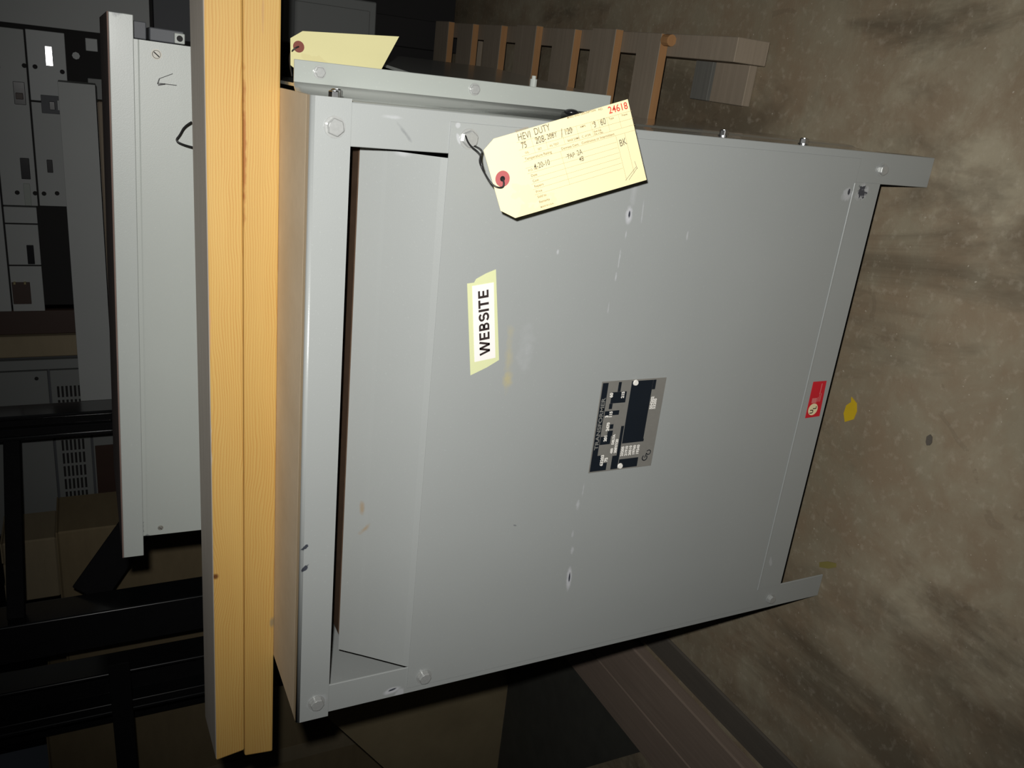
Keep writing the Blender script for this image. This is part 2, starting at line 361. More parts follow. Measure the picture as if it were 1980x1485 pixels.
def empty(name, loc, rot=(0, 0, 0)):
    o = bpy.data.objects.new(name, None); COL.objects.link(o); o.location = loc; o.rotation_euler = rot; o.empty_display_size = .05; return o
def tag(o, label, cat=None, group=None, kind=None):
    if label: o['label'] = label
    if cat: o['category'] = cat
    if group: o['group'] = group
    if kind: o['kind'] = kind
    return o
def hex_mesh(name, r, h, washer=True):
    bm = bmesh.new()
    cyl(bm, (0, -h/2, 0), r, h, 'y', 6)
    bmesh.ops.bevel(bm, geom=[e for e in bm.edges], offset=r*.10, segments=1, affect='EDGES')
    cyl(bm, (0, -h-.0002, 0), r*.78, .0006, 'y', 20)
    if washer: cyl(bm, (0, -.0005, 0), r*1.18, .001, 'y', 20)
    return fin(bm, name)

# ------------------------------------------------------------------ setting
bm = bmesh.new(); bmesh.ops.create_grid(bm, x_segments=1, y_segments=1, size=1)
bmesh.ops.scale(bm, vec=(6, 6, 1), verts=bm.verts); bmesh.ops.translate(bm, vec=(0, 2.0, 0), verts=bm.verts)
floor = link('floor', fin(bm, 'floor'), M_FLOOR); tag(floor, None, kind='structure')
wall = box('wall_back', -6, 6, 7.0, 7.15, 0, 4, M_WALL); tag(wall, None, kind='structure')
def flake(name, c, pts, mat, h=.0012):
    o = prism(name, [(c[0]+a, c[1]+b, .0002) for a, b in pts], (0, 0, h), mat, floor); return o
flake('paint_flake', (.318, .029), [(-.022, .004), (-.010, .010), (.004, .009), (.012, .002), (.020, .004), (.014, -.008), (.002, -.012), (-.012, -.010)], M_YEL)
flake('dark_stain', (.328, -.110), [(-.009, .001), (-.005, .004), (.003, .005), (.008, .001), (.006, -.003), (-.002, -.005), (-.007, -.003)], M_TIMD)
flake('paint_flake', (.060, -.006), [(-.012, .016), (-.004, .018), (.006, .004), (.012, -.012), (.006, -.014), (-.004, -.002)], M_LEAF)

# ------------------------------------------------------------------ the transformer
W, H, ST, ZB, ZT, CL, ZP, DEP = .70, .8516, .0397, .0936, .1411, .0382, .7134, .47
T = empty('transformer', (0, 0, 0))
tag(T, 'grey steel dry-type transformer cabinet standing on the concrete floor with a hang tag', 'transformer')
# corner posts with their feet (angle section)
for nm, x0, x1, sx0, sx1 in (('corner_post', 0, ST, 0, .0025), ('corner_post', W-ST, W, W-.0025, W)):
    boxes(nm, [(x0, x1, 0, .0025, 0, H-CL+.004), (sx0, sx1, .0025, ST, 0, H-CL+.004)], M_STILE, T, .0006)
    boxes(nm, [(x0, x1, DEP-.0025, DEP, 0, H-CL+.004), (sx0, sx1, DEP-ST, DEP-.0025, 0, H-CL+.004)], M_GREY, T, .0006)
box('bottom_rail', ST-.001, W-ST+.001, -.0006, .002, ZB, ZT, M_RAIL, T, .0006)
# cover panel: flat sheet, then the louvred top edge folded inwards
bm = bmesh.new(); add_box(bm, .009, .691, -.0018, 0, ZT, ZP, .0004); add_box(bm, ST, W-ST, -.0030, -.0017, ZT, ZT+.003, .0006)
sheet(bm, [(-.0018, ZP-.0045), (-.0012, ZP-.0005), (.0035, ZP+.006), (.040, ZP+.0490), (.043, ZP+.0528), (.059, ZP+.0722)], .0415, .6560, .0016)
link('cover_panel', fin(bm, 'cover_panel'), M_PANEL, T)
# top: folded cap and dusty plate
bm = bmesh.new(); arc = [(-.003+.0042*(1-math.cos(a)), H-.0042+.0042*math.sin(a)) for a in [i*math.pi/2/6 for i in range(7)]]
sheet(bm, [(-.003, H-CL)]+arc+[(.012, H)], -.003, W+.003, .0016)
o = link('top_cap', fin(bm, 'top_cap'), M_CAPLIP, T)
for p in o.data.polygons: p.use_smooth = abs(p.normal.x) < .5 and p.area < .004
bm = bmesh.new(); add_box(bm, -.003, W+.003, .0118, DEP+.003, H-.003, H, .0005); add_box(bm, -.003, -.0014, -.001, DEP+.003, H-CL, H-.003, .0003); add_box(bm, -.003, W+.003, DEP+.001, DEP+.003, H-CL, H-.003, .0003)
link('top_plate', fin(bm, 'top_plate'), M_DUST, T)
# sides, back, bottom
box('side_panel', .0026, .0042, .012, DEP-.004, ZB, H-.004, M_GREY, T, .0005)
box('back_panel', .003, W-.003, DEP-.006, DEP-.004, ZB, H-.004, M_GREY, T, .0005)
box('bottom_plate', .004, W-.004, .02, DEP-.008, ZB-.003, ZB, M_BLACK, T, .0005)
# right side: sloping return, flange facing forward, long side panel
def strip(name, prof, z0, z1, th, mat, smooth=True):      # bent sheet: open profile (x,y) extruded upwards
    bm = bmesh.new(); n = len(prof); off = []
    for i in range(n):
        a = Vector(prof[max(i-1, 0)]); b = Vector(prof[min(i+1, n-1)]); t = (b-a).normalized()
        off.append((prof[i][0]-t.y*th, prof[i][1]+t.x*th))
    V = [[bm.verts.new((*p, z)) for p in prof] for z in (z0, z1)]; U = [[bm.verts.new((*p, z)) for p in off] for z in (z0, z1)]; F = bm.faces.new
    for i in range(n-1):
        F((V[0][i], V[0][i+1], V[1][i+1], V[1][i])); F((U[0][i], U[1][i], U[1][i+1], U[0][i+1]))
        F((V[0][i], U[0][i], U[0][i+1], V[0][i+1])); F((V[1][i], V[1][i+1], U[1][i+1], U[1][i]))
    F((V[0][0], V[1][0], U[1][0], U[0][0])); F((V[0][-1], U[0][-1], U[1][-1], V[1][-1]))
    bmesh.ops.recalc_face_normals(bm, faces=bm.faces[:])
    return link(name, fin(bm, name), mat, T)
FZ = .487
curve = [(W, .004), (W+.0008, .040), (W+.0020, .054), (W+.0042, .0625), (W+.0075, .0680), (W+.0115, .0704)]
o = strip('side_return', curve, FZ, H-.001, .0018, M_SIDE)
for p in o.data.polygons: p.use_smooth = abs(p.normal.z) < .5
tag(boxes('side_flange', [(W+.0112, W+.0320, .0704, .0724, FZ, H-.001)], M_GALV, T, .0005), 'pale grey forward-facing flange')
strip('side_return', curve[:4]+[(W+.0050, .075), (W+.0050, DEP-.03)], ZB, FZ-.0005, .0016, M_SIDE)
prism('side_panel', [(W+.0305, .0725, FZ), (W+.054, .405, FZ), (W+.054, .405, .724), (W+.0305, .0725, .724)], (-.003, .0015, 0), M_SIDE, T)
prism('side_panel', [(W+.0100, .0735, .7245), (W+.010, .44, .7245), (W+.010, .44, H-.004), (W+.0100, .0735, H-.004)], (-.003, 0, 0), M_SIDE, T)
# core and windings behind the vent opening
box('core', .10, .60, .13, .34, .12, .30, M_BLACK, T, .004)
for cx in (.17, .35, .53):
    bm = bmesh.new(); cyl(bm, (cx, .24, .53), .085, .46, 'z', 28)
    link('winding', fin(bm, 'winding', True), M_COIL, T)
box('core_clamp', .05, .655, .072, .10, .745, .782, M_COIL, T, .003)
# bolts
hb = hex_mesh('bolt', .0085, .006)
def bolt(x, z, m=M_PBOLT, y=-.003, s=1., rz=None):
    o = link('bolt', hb if m is M_PBOLT else hex_mesh('bolt', .0085, .006), m, T, (x, y, z)); o.scale = (s, s, s); o.rotation_euler = (0, random.uniform(0, 1), rz or 0); return o
bolt(.677, .829, M_PBOLT, -.0032); bolt(.021, .828); bolt(.676, .693, M_PBOLT, -.0018); bolt(.022, .692, M_PBOLT, -.0018); bolt(.679, .097, M_PBOLT, 0, .85); bolt(.016, .108, M_PBOLT, 0, .85)
ro = hex_mesh('bolt', .0052, .004)
for z in (.826, .660, ): link('bolt', ro, M_PBOLT, T, (W+.0225, .0698, z))
so = hex_mesh('bolt', .0058, .007)
for y, z in ((.028, .822), (.046, .815), (.040, .338), (.030, .215)):
    o = link('bolt', so, M_ZINC, T, (W+.0006+(.0015 if y > .04 else 0), y, z)); o.rotation_euler = (0, 0, math.radians(90))
bm = bmesh.new(); bmesh.ops.create_uvsphere(bm, u_segments=16, v_segments=8, radius=.0085); bmesh.ops.scale(bm, vec=(.45, 1, 1), verts=bm.verts)
link('rubber_plug', fin(bm, 'rubber_plug', True), M_BLKPL, T, (W+.0095, .0655, .540))
bm = bmesh.new(); cyl(bm, (0, 0, 0), .004, .008, 'x', 10); cyl(bm, (.005, 0, 0), .0025, .005, 'x', 10)
link('stud', fin(bm, 'stud'), M_GALV, T, (W+.036, .084, .583))
# nameplate  (x .2815-.4055, z .393-.4905)
NPx, NPz, NPw, NPh = .2822, .3935, .1235, .0970
NP = box('nameplate', NPx, NPx+NPw, -.0026, -.0018, NPz, NPz+NPh, M_PLATE, T, .0003)
p = Print((NPx, -.00275, NPz), (1, 0, 0), (0, 0, 1)); u = NPw; v = NPh
def B(a0, b0, a1, b1): p.rect(a0*u, b0*v, a1*u, b1*v)
B(.015, .90, .985, .985)                # heading band
B(.015, .82, .19, .90); B(.015, .735, .10, .82); B(.015, .60, .17, .665)
B(.31, .735, .40, .895); B(.40, .72, .46, .80); B(.48, .725, .53, .78); B(.63, .67, .68, .89); B(.76, .60, .88, .83); B(.70, .79, .759, .84); B(.881, .70, .985, .745)
B(.015, .555, .50, .60)
B(.015, .24, .12, .545); B(.30, .20, .33, .545); B(.33, .21, .985, .545); B(.88, .16, .985, .209)
p.build('print', M_NPBLK, NP)
q = Print((NPx, -.0029, NPz), (1, 0, 0), (0, 0, 1))
q.text('TRANSFORMER', .26*u, .915*v, .0075, .0002, sx=1.35)
q.build('lettering', simple('dim_nameplate_letters', sl(120, 120, 116), .5), NP)
for s_, a, b, z_ in (('63203', .07, .80, .0062), ('75', .11, .735, .0062), ('201', .345, .80, .0058), ('2470', .46, .79, .0058), ('480', .20, .675, .0048), ('DELTA', .30, .675, .0046), ('208Y/120', .20, .615, .0050),
                     ('3', .61, .83, .006), ('115', .605, .775, .0058), ('60', .825, .81, .0062), ('215', .81, .635, .0058), ('504202', .66, .155, .0058), ('53205', .66, .105, .0058)):
    Print((NPx, -.0029, NPz), (1, 0, 0), (0, 0, 1)).text(s_, a*u, b*v, z_, .0003).build('stamped_figure', M_STAMP, NP)
for i, s_ in enumerate(('23205', '21910', '20510', '19760', '19240')): Print((NPx, -.0029, NPz), (1, 0, 0), (0, 0, 1)).text(s_, .155*u, (.50-i*.062)*v, .0055, .0003).build('stamped_figure', M_STAMP, NP)
q = Print((NPx, -.0029, NPz), (1, 0, 0), (0, 0, 1)); q.ring(.105*u, .135*v, .0030, .0044, 20, .6, 5.6); q.ring(.165*u, .085*v, .0026, .0038, 20, 1.8, 7.4); q.line(.105*u, .135*v, .16*u, .115*v, .0012)
q.build('emblem', M_NPBLK, NP)
bm = bmesh.new(); cyl(bm, (0, -.0008, 0), .0040, .0016, 'y', 16, .0032)
rv = fin(bm, 'rivet')
for x, z in ((.4015, .4405), (.2875, .4435)): link('rivet', rv, M_STAMP, NP, (x, -.0026, z))
# red approval sticker on the bottom rail
US = prism('approval_sticker', [(.327, -.0009, .129), (.328, -.0009, .101), (.383, -.0009, .104), (.383, -.0009, .130)], (0, -.0003, 0), M_ULRED, T); tag(US, 'red sticker with a cream round emblem')
p = Print((.3275, -.00135, .102), (1, 0, .03), (0, 0, 1)); p.disc(.0125, .0155, .0092); p.build('emblem_disc', M_CREAM, US)
p = Print((.3275, -.00148, .102), (1, 0, .03), (0, 0, 1)); p.text('U', .0060, .0145, .0090, .0003); p.text('L', .0125, .0095, .0090, .0003); p.build('lettering', M_LETTER, US)
p = Print((.3275, -.00135, .102), (1, 0, .03), (0, 0, 1)); p.rect(.0225, .0120, .0300, .0215)
for i in range(3): p.line(.024, .0055+i*.0025, .037-.003*i, .0055+i*.0025, .0012)
p.line(.035, .0085, .052, .0082, .0016); p.build('faded_print', M_PINK, US)
# WEBSITE label on masking tape
TP = prism('tape_label', [(.424, -.0019, .667), (.4255, -.0019, .6635), (.4325, -.0019, .6475), (.4405, -.0019, .6335), (.544, -.0019, .6488), (.5395, -.0019, .6600), (.5335, -.0019, .6710), (.5295, -.0019, .6730), (.5285, -.0019, .6810)], (0, -.0002, 0), M_TAPE, T)
tag(TP, 'masking tape strip holding a white paper label')
U_ = Vector((.0875, 0, .0115)).normalized(); V_ = Vector((-.004, 0, .0255)).normalized()
O_ = Vector((.4435, -.00215, .6385))
prism('paper', [O_, O_+.0870*U_, O_+.0870*U_+.0255*V_, O_+.0255*V_], (0, -.0002, 0), M_PAPER, TP)
p = Print(O_+Vector((0, -.0004, 0)), U_, V_)
lh, lw, k0, b0 = .0124, .0027, .0060, .0066          # bold block capitals: height, stroke, start, baseline
def bE(a):
    p.rect(a, b0, a+lw, b0+lh)
    for z_, w_ in ((b0, .0086), (b0+lh/2-lw*.42, .0080), (b0+lh-lw*.86, .0085)): p.rect(a+lw, z_, a+w_, z_+lw*.86)
def bW(a):
    for x0, x1 in ((0, .0036), (.0072, .0036), (.0072, .0108), (.0144, .0108)): p.line(a+.0010+x0, b0+lh, a+.0010+x1, b0, lw*.92)
def bB(a):
    p.rect(a, b0, a+lw, b0+lh); r1, r2 = lh*.27, lh*.285; pi = math.pi
    for z_, r_, x_ in ((b0+r2, r2, .0052), (b0+lh-r1, r1, .0050)):
        p.ring(a+x_, z_, r_-lw*.84, r_, 14, -pi/2, pi/2)
        for q_ in (z_-r_, z_+r_-lw*.84): p.rect(a+lw, q_, a+x_, q_+lw*.84)
def bS(a):
    pi = math.pi; r1, r2 = .00315, .0034; x_ = a+.0045
    n_ = 30; pts = []
    for i_ in range(n_+1):                                # one S-shaped centre line, swept as short strokes
        t_ = i_/n_
        if t_ < .5: th = math.radians(20)+t_*2*math.radians(250); pts.append((x_+r1*1.12*math.cos(th), b0+lh-lw*.42-r1*.82+r1*.82*math.sin(th)))
        else: th = math.radians(90)-(t_-.5)*2*math.radians(250); pts.append((x_+r2*1.12*math.cos(th), b0+lw*.42+r2*.82+r2*.82*math.sin(th)))
    nrm = []
    for i_ in range(len(pts)):
        d = Vector(pts[min(i_+1, n_)])-Vector(pts[max(i_-1, 0)]); nrm.append(Vector((-d.y, d.x)).normalized()*lw*.45)
    k = len(p.v)
    for (x, y), n__ in zip(pts, nrm): p.v += [p.P(x+n__.x, y+n__.y), p.P(x-n__.x, y-n__.y)]
    p.f += [(k+2*q_, k+2*q_+1, k+2*q_+3, k+2*q_+2) for q_ in range(n_)]
bW(k0); bE(k0+.0178); bB(k0+.0285); bS(k0+.0395); p.rect(k0+.0503, b0, k0+.0503+lw, b0+lh)
p.rect(k0+.0542, b0+lh-lw*.9, k0+.0636, b0+lh); p.rect(k0+.0589-lw/2, b0, k0+.0589+lw/2, b0+lh-lw*.9); bE(k0+.0656)
p.build('lettering', M_LETTER, TP)

# ------------------------------------------------------------------ manila hang tag
YT = -.068
kf = (YT - CAM.y)/(0 - CAM.y)
def tp(x, z): return Vector((CAM.x+(x-CAM.x)*kf, YT, CAM.z+(z-CAM.z)*kf))     # tag outline as measured, at its own plane in front of the panel
eyep = tp(.639, .651)
HT = empty('hang_tag', eyep); tag(HT, 'manila hang tag with red fibre ring and handwriting, tied to the transformer bolt', 'tag')
outline = [tp(*c)-eyep for c in ((.73, .511), (.647, .470), (.599, .631), (.606, .649), (.666, .675), (.678, .665))]
HT.rotation_euler = (0, 0, 0)
bm = bmesh.new(); poly(bm, outline, (0, .0005, 0)); link('card', fin(bm, 'card'), M_TAG, HT)
# plane axes of the tag: A along its length (from the ring end down), N across it
A = ((outline[0]-outline[5]).normalized()+(outline[1]-outline[2]).normalized()).normalized()
Nn = (outline[0]-outline[1]).normalized()
L0 = (outline[1]-outline[2]).length; WT = (outline[0]-outline[1]).length
bm = bmesh.new(); ring = []
for r_ in (.0026, .0076):
    ring.append([bm.verts.new((r_*math.cos(i*math.pi/12), -.0007, r_*math.sin(i*math.pi/12))) for i in range(24)])
for i in range(24): bm.faces.new((ring[0][i], ring[0][(i+1) % 24], ring[1][(i+1) % 24], ring[1][i]))
link('fibre_ring', fin(bm, 'fibre_ring'), M_RING, HT)
bm = bmesh.new(); cyl(bm, (0, -.0006, 0), .0026, .0003, 'y', 16); link('eyelet_hole', fin(bm, 'eyelet_hole'), M_STRING, HT)
bp = Vector((.676, -.006, .693))-eyep
tube('string', [bp+Vector((.004, 0, .006)), bp+Vector((-.004, -.008, .007)), bp+Vector((-.012, -.02, -.004)), (.014, .002, .025), (.004, .002, .018), (-.004, .001, .012), (-.008, -.003, .007), (-.008, -.004, .000), (-.003, -.003, -.001), (0, -.001, 0)], .0009, M_STRING, HT)
tube('string', [bp+Vector((-.006, 0, -.004)), bp+Vector((-.008, -.012, -.010)), (.018, -.002, .027), (.008, .002, .020)], .0009, M_STRING, HT)
# the form printed on the card reads along its length
org = outline[2]+Vector((0, -.0003, 0))
def form(): 
    f = Print(org, A, Nn); f.U = A; f.V = Nn; return f
p = form()
for n_, a0, a1 in ((.0700, .025, .1545), (.0625, .025, .1545), (.0560, .026, .1545), (.0505, .026, .1545), (.0440, .026, .129), (.0385, .026, .129), (.0330, .027, .129), (.0275, .027, .129), (.0220, .027, .129), (.0165, .027, .129)):
    p.line(a0, n_, a1, n_, .00022)
for a_ in (.0405, .0545, .0735, .0900, .1060, .1150, .1250, .1385): p.line(a_, .0700, a_, .0560, .00022)
p.line(.0665, .0505, .0665, .0165, .00022); p.line(.1300, .0505, .1300, .0030, .00025); p.line(.1405, .0505, .1405, .0080, .00025)
for t_, a_, n_, z_ in (('QUANTITY', .027, .0795, .0028), ('MAKE AND DESCRIPTION', .083, .0790, .0028), ('NO.', .118, .0785, .003), ('KVA', .029, .0672, .0026), ('H.P.', .044, .0672, .0026), ('R.P.M.', .058, .0672, .0026),
                       ('VOLTS', .078, .0672, .0026), ('AMPS', .094, .0672, .0026), ('PH', .1075, .0672, .0026), ('CY', .1165, .0672, .0026), ('Type', .127, .0672, .0028), ('Frame', .142, .0672, .0026),
                       ('OIL', .030, .0575, .0028), ('SET', .044, .0575, .0028), ('IN. TEST', .057, .0575, .0028), ('BASE DIMS', .077, .0575, .0028), ('C. of DR.', .093, .0575, .0028), ('Shaft Ext.', .107, .0592, .0024), ('Dia. x Key', .107, .0567, .0024),
                       ('Temperature Rating', .028, .0515, .0036), ('Degrees Cent.   Continuous or Intermittent', .068, .0515, .0034), ('P.O. No.', .028, .0402, .0030), ('Date', .029, .0345, .0034), ('Cost', .029, .0290, .0034),
                       ('Repairs', .029, .0235, .0034), ('Price', .029, .0180, .0034), ('Sold to', .029, .0125, .0034), ('Remarks', .029, .0072, .0034), ('MADE IN U.S.A.', .029, .0022, .0022)):
    p.text(t_, a_, n_, z_, .00006)
p.build('printed_form', M_INK, HT)
def pen():
    f = form(); f.O = org+Vector((0, -.0002, 0)); return f
for t_, a_, n_, z_, an in (('HEVI', .0270, .0712, .0095, .0), ('DUTY', .0450, .0722, .0092, .05), ('75', .0280, .0632, .0088, .0), ('208', .0435, .0640, .0092, -.02), ('-', .0535, .0640, .008, 0), ('208Y', .0565, .0650, .0074, .02), ('/', .0715, .0632, .0120, 0), ('120', .0755, .0645, .0085, .03),
                           ('3', .1085, .0640, .0084, 0), ('60', .1165, .0640, .0090, .05), ('4-20-10', .0345, .0408, .0078, .02), ('TAP', .0715, .0415, .0068, .0), ('2A', .0830, .0420, .0074, .05), ('4B', .0835, .0355, .0070, .0), ('BK', .1318, .0385, .0098, .1)):
    pen().text(t_, a_, n_, z_, .00003, an, .72, shear=.12).build('handwriting', M_PENCIL, HT)
for l_ in ((.1285, .0035, .1445, .0140), (.1325, .0030, .1452, .0125), (.1440, .0200, .1452, .0115), (.0705, .0438, .076, .0448)): pen().line(*l_, .0004).build('pencil_stroke', M_PENCIL, HT)
p = form(); p.O = org+Vector((0, -.0002, 0)); p.text('24618', .1285, .0730, .0098, .00012, sx=.92); p.build('serial_number', M_RED, HT)

# ------------------------------------------------------------------ second tag beside the right flank
T2 = empty('hang_tag', (.742, .100, .848)); tag(T2, 'blank pale manila tag hanging behind the side flange below the timber', 'tag')
T2.rotation_euler = (0, 0, math.radians(6))
bm = bmesh.new(); poly(bm, [(-.024, 0, -.012), (-.016, 0, 0), (.009, 0, 0), (.017, 0, -.012), (.024, 0, -.112), (-.024, 0, -.086)], (0, .0005, 0)); link('card', fin(bm, 'card'), M_TAG2, T2)
bm = bmesh.new(); cyl(bm, (.002, -.0004, -.008), .0055, .0004, 'y', 20); link('fibre_ring', fin(bm, 'fibre_ring'), simple('brown_fibre_ring', sl(110, 52, 40), .7), T2)
tube('string', [(.002, -.0006, -.008), (0, -.003, -.003), (-.008, .006, .001), (-.025, .012, -.004)], .0008, M_STRING, T2)

# ------------------------------------------------------------------ timbers on top of the transformer
def timber(x0, x1, y0, y1, z0, z1, mat, top, label, skew=0.):
    bm = bmesh.new(); add_box(bm, 0, x1-x0, 0, y1-y0, 0, z1-z0, .0022, 2)
    for v in bm.verts:
        if v.co.x < .01: v.co.x += skew*(v.co.z/(z1-z0)-.5)
    if top:
        for v in bm.verts:
            if v.co.z > (z1-z0)*.6: v.co.z += .003*(v.co.y/(y1-y0))-.001
    bm.normal_update()
    for f in bm.faces: f.material_index = 1 if (f.normal.z > .9 or f.normal.y > .9) else 0
    o = link('timber', fin(bm, 'timber'), [mat, top] if top else [mat, mat], None, (x0, y0, z0)); return tag(o, label, 'timber', 'timbers stacked on the transformer')
timber(-.160, 1.25, .127, .215, H, .8888, M_PINE2, None, 'lower pine timber of the front pair, lying directly on the transformer top', .004)
u1 = timber(-.150, 1.25, .1262, .2142, .8892, .9265, M_PINE1, M_WEATH, 'upper pine timber of the front pair, with weathered grey top and a knot', -.006)
timber(.14, .66, .370, .455, H, .8870, M_PINE2, None, 'lower pine timber of the rear pair, behind the front pair', 0)
timber(.15, .65, .3705, .4555, .8872, .9245, M_PINE1, M_WEATH, 'upper pine timber of the rear pair, under the pale cabinet', 0)

# ------------------------------------------------------------------ pale cabinet lying on the timbers
UC = empty('pale_cabinet', (.0935, .270, .9268), (0, math.radians(1.32), 0)); tag(UC, 'pale grey-green steel enclosure with overhanging lid, sitting on the pine timbers', 'cabinet')
# local frame: x 0-.66 along the front, z up from the timbers
box('body', .027, .638, .010, .26, .0135, .069, M_GEARM, UC, .001)
bm = bmesh.new(); sheet(bm, [(.002, -.010), (.002, .0625), (.0026, .064), (.0026, .0685)], .022, .640, .0015); link('front_cover', fin(bm, 'front_cover'), M_UPPER, UC)
bm = bmesh.new(); add_box(bm, -.004, .664, -.004, -.002, .0685, .0925, .0006); add_box(bm, -.004, -.002, -.002, .28, .0685, .0925, .0004); add_box(bm, .662, .664, -.002, .28, .0685, .0925, .0004)
link('lid', fin(bm, 'lid'), M_UCAP, UC)
box('lid_top', -.004, .664, -.004, .28, .0925, .0942, M_UTOP, UC, .0004)
def slot_screw(x, z, r, par, y):
    bm = bmesh.new(); cyl(bm, (0, -.001, 0), r, .002, 'y', 20, r*.85); cyl(bm, (0, .0001, 0), r*1.25, .0008, 'y', 20)
    o = link('screw', fin(bm, 'screw'), M_SCREW, par, (x, y, z)); 
    bm = bmesh.new(); add_box(bm, -r*.8, r*.8, -.0001, .0004, -r*.13, r*.13); s_ = link('slot', fin(bm, 'slot'), M_BLACK, o, (0, -.0021, 0)); s_.rotation_euler = (0, math.radians(-50), 0)
slot_screw(.627, .0452, .0046, UC, .002); slot_screw(.032, .0470, .0028, UC, .002)
p = Print((.600, .0008, .0405), (1, 0, 0), (0, 0, 1))
p.line(-.004, .004, .002, .002, .0011); p.line(.002, .002, .009, -.012, .0007); p.line(-.003, .004, -.003, -.016, .0008); p.line(-.005, .0035, -.003, -.004, .0014)
p.build('pen_mark', M_PEN, UC)
boxes('side_rail', [(.641, .655, .03, .24, .014, .050), (.641, .660, .05, .20, .052, .066)], M_GEARD, UC, .001)
box('square_nut', .6415, .6525, .018, .026, .014, .025, M_GALV, UC, .0006)
bm = bmesh.new(); cyl(bm, (.647, .0175, .0195), .0033, .002, 'y', 14); link('nut_hole', fin(bm, 'nut_hole'), M_BLACK, UC)
wl = tube('wire_loop', [(.655, .232, .9268), (.650, .236, .934), (.6395, .240, .9385), (.6330, .242, .9435), (.6290, .240, .9355), (.6280, .232, .9268)], .0011, M_STRING); tag(wl, 'black wire loop poking up behind the upper pine timber', 'wire')

# ------------------------------------------------------------------ pallet on the floor by the right flank
PA = empty('wooden_pallet', (.55, .52, 0)); PA.rotation_euler = (0, 0, math.radians(-1.9)); tag(PA, 'dirty slatted wooden pallet on the floor behind the transformer', 'pallet')
def pbox(name, x0, x1, y0, y1, z0, z1, mats, bev=.001):
    bm = bmesh.new(); add_box(bm, x0, x1, y0, y1, z0, z1, bev)
    for f in bm.faces: f.material_index = 1 if f.normal.y < -.9 else 0
    return link(name, fin(bm, name), mats, PA)
for k, (yf, d) in enumerate(((.020, .072), (.172, .088), (.330, .092), (.505, .100), (.690, .098), (.865, .100), (1.035, .100))):
    pbox('deck_board', .03, .302+random.uniform(-.004, .004), yf, yf+d, .086, .104, [M_PALT, M_PALE])
for x0, y0 in ((.262, -.165), (.04, 0.0)): pbox('stringer', x0, x0+.038, y0, 1.13, .018, .0858, [M_PALT, M_PALT])
for k, (yf, d, m_) in enumerate(((-.03, .05, M_PALG), (-.128, .09, M_PALT))): pbox('bottom_board', .196, .300, yf, yf+d, .001, .0178, [m_, m_])
pbox('bottom_board', .03, .300, 1.02, 1.11, .001, .0178, [M_PALT, M_PALT])
bm = bmesh.new(); cyl(bm, (.288, .010, .095), .010, .020, 'y', 12); link('stub', fin(bm, 'stub'), M_PALE, PA)

# ------------------------------------------------------------------ planks, sheet and boxes on the floor by the left flank
def plank(x0, x1, y0, y1, h, mat, label, z=0.0):
    o = box('floor_plank', 0, x1-x0, 0, y1-y0, 0, h, mat, None, .003, ); o.location = (x0, y0, z); return tag(o, label, 'plank', 'planks on the floor by the left flank')
plank(-.620, -.522, -.25, .93, .012, M_TIMB, 'flat brown floor plank edging the dark floor sheet')
plank(-.500, -.385, -.30, .93, .030, M_TIMB, 'thick floor plank standing proud of the flat brown plank')
plank(-.372, -.312, -.20, .93, .008, M_TIMD, 'narrow dark floor strip nearest the transformer feet')
rs = prism('dark_floor_sheet', [(-.628, .335, 0), (-.628, .94, 0), (-1.6, .94, 0), (-1.6, .90, 0), (-.90, .565, 0)], (0, 0, .004), M_DARKSH); tag(rs, 'dark sheet lying flat on the floor beside the planks', 'sheet')  # dark sheet standing in for the dark floor left of the planks
ps = prism('plywood_sheet', [(-.45, .95, 0), (-.45, .95, .80), (-.845, .95, .575), (-1.121, .95, .372), (-1.45, .95, .13), (-1.45, .95, 0)], (0, .018, 0), M_PLY); tag(ps, 'dull plywood sheet with a sloping top edge standing left of the transformer', 'plywood')
def carton(name, x0, x1, y0, y1, z1, mat, label, flaps=True, z0=0.):
    e = empty(name, ((x0+x1)/2, (y0+y1)/2, z0)); a, b = (x1-x0)/2, (y1-y0)/2
    box('body', -a, a, -b, b, 0, z1-z0, mat, e, .004)
    box('tape', -.03, .03, -b-.0012, b+.0012, (z1-z0)*.25, z1-z0+.0012, M_KRAFT2, e, .0003)
    if flaps:
        box('flap', -a, -.034, -b, b, z1-z0+.0002, z1-z0+.004, mat, e, .0008); box('flap', .034, a, -b, b, z1-z0+.0002, z1-z0+.004, mat, e, .0008)
    return tag(e, label, 'box')
carton('cardboard_box', -1.02, -.515, 1.45, 1.66, 1.155, M_KRAFT, 'tall brown cardboard box standing between the black posts and the louvred cabinet')
carton('cardboard_box', -1.75, -1.10, 1.40, 1.75, 1.22, M_KRAFT, 'wide brown cardboard box behind the plywood sheet, left of the black posts')
o = carton('cardboard_box', -.72, -.535, 1.46, 1.62, 1.285, M_KRAFT2, 'small pale cardboard box on top of the tall brown one', True, 1.1595)

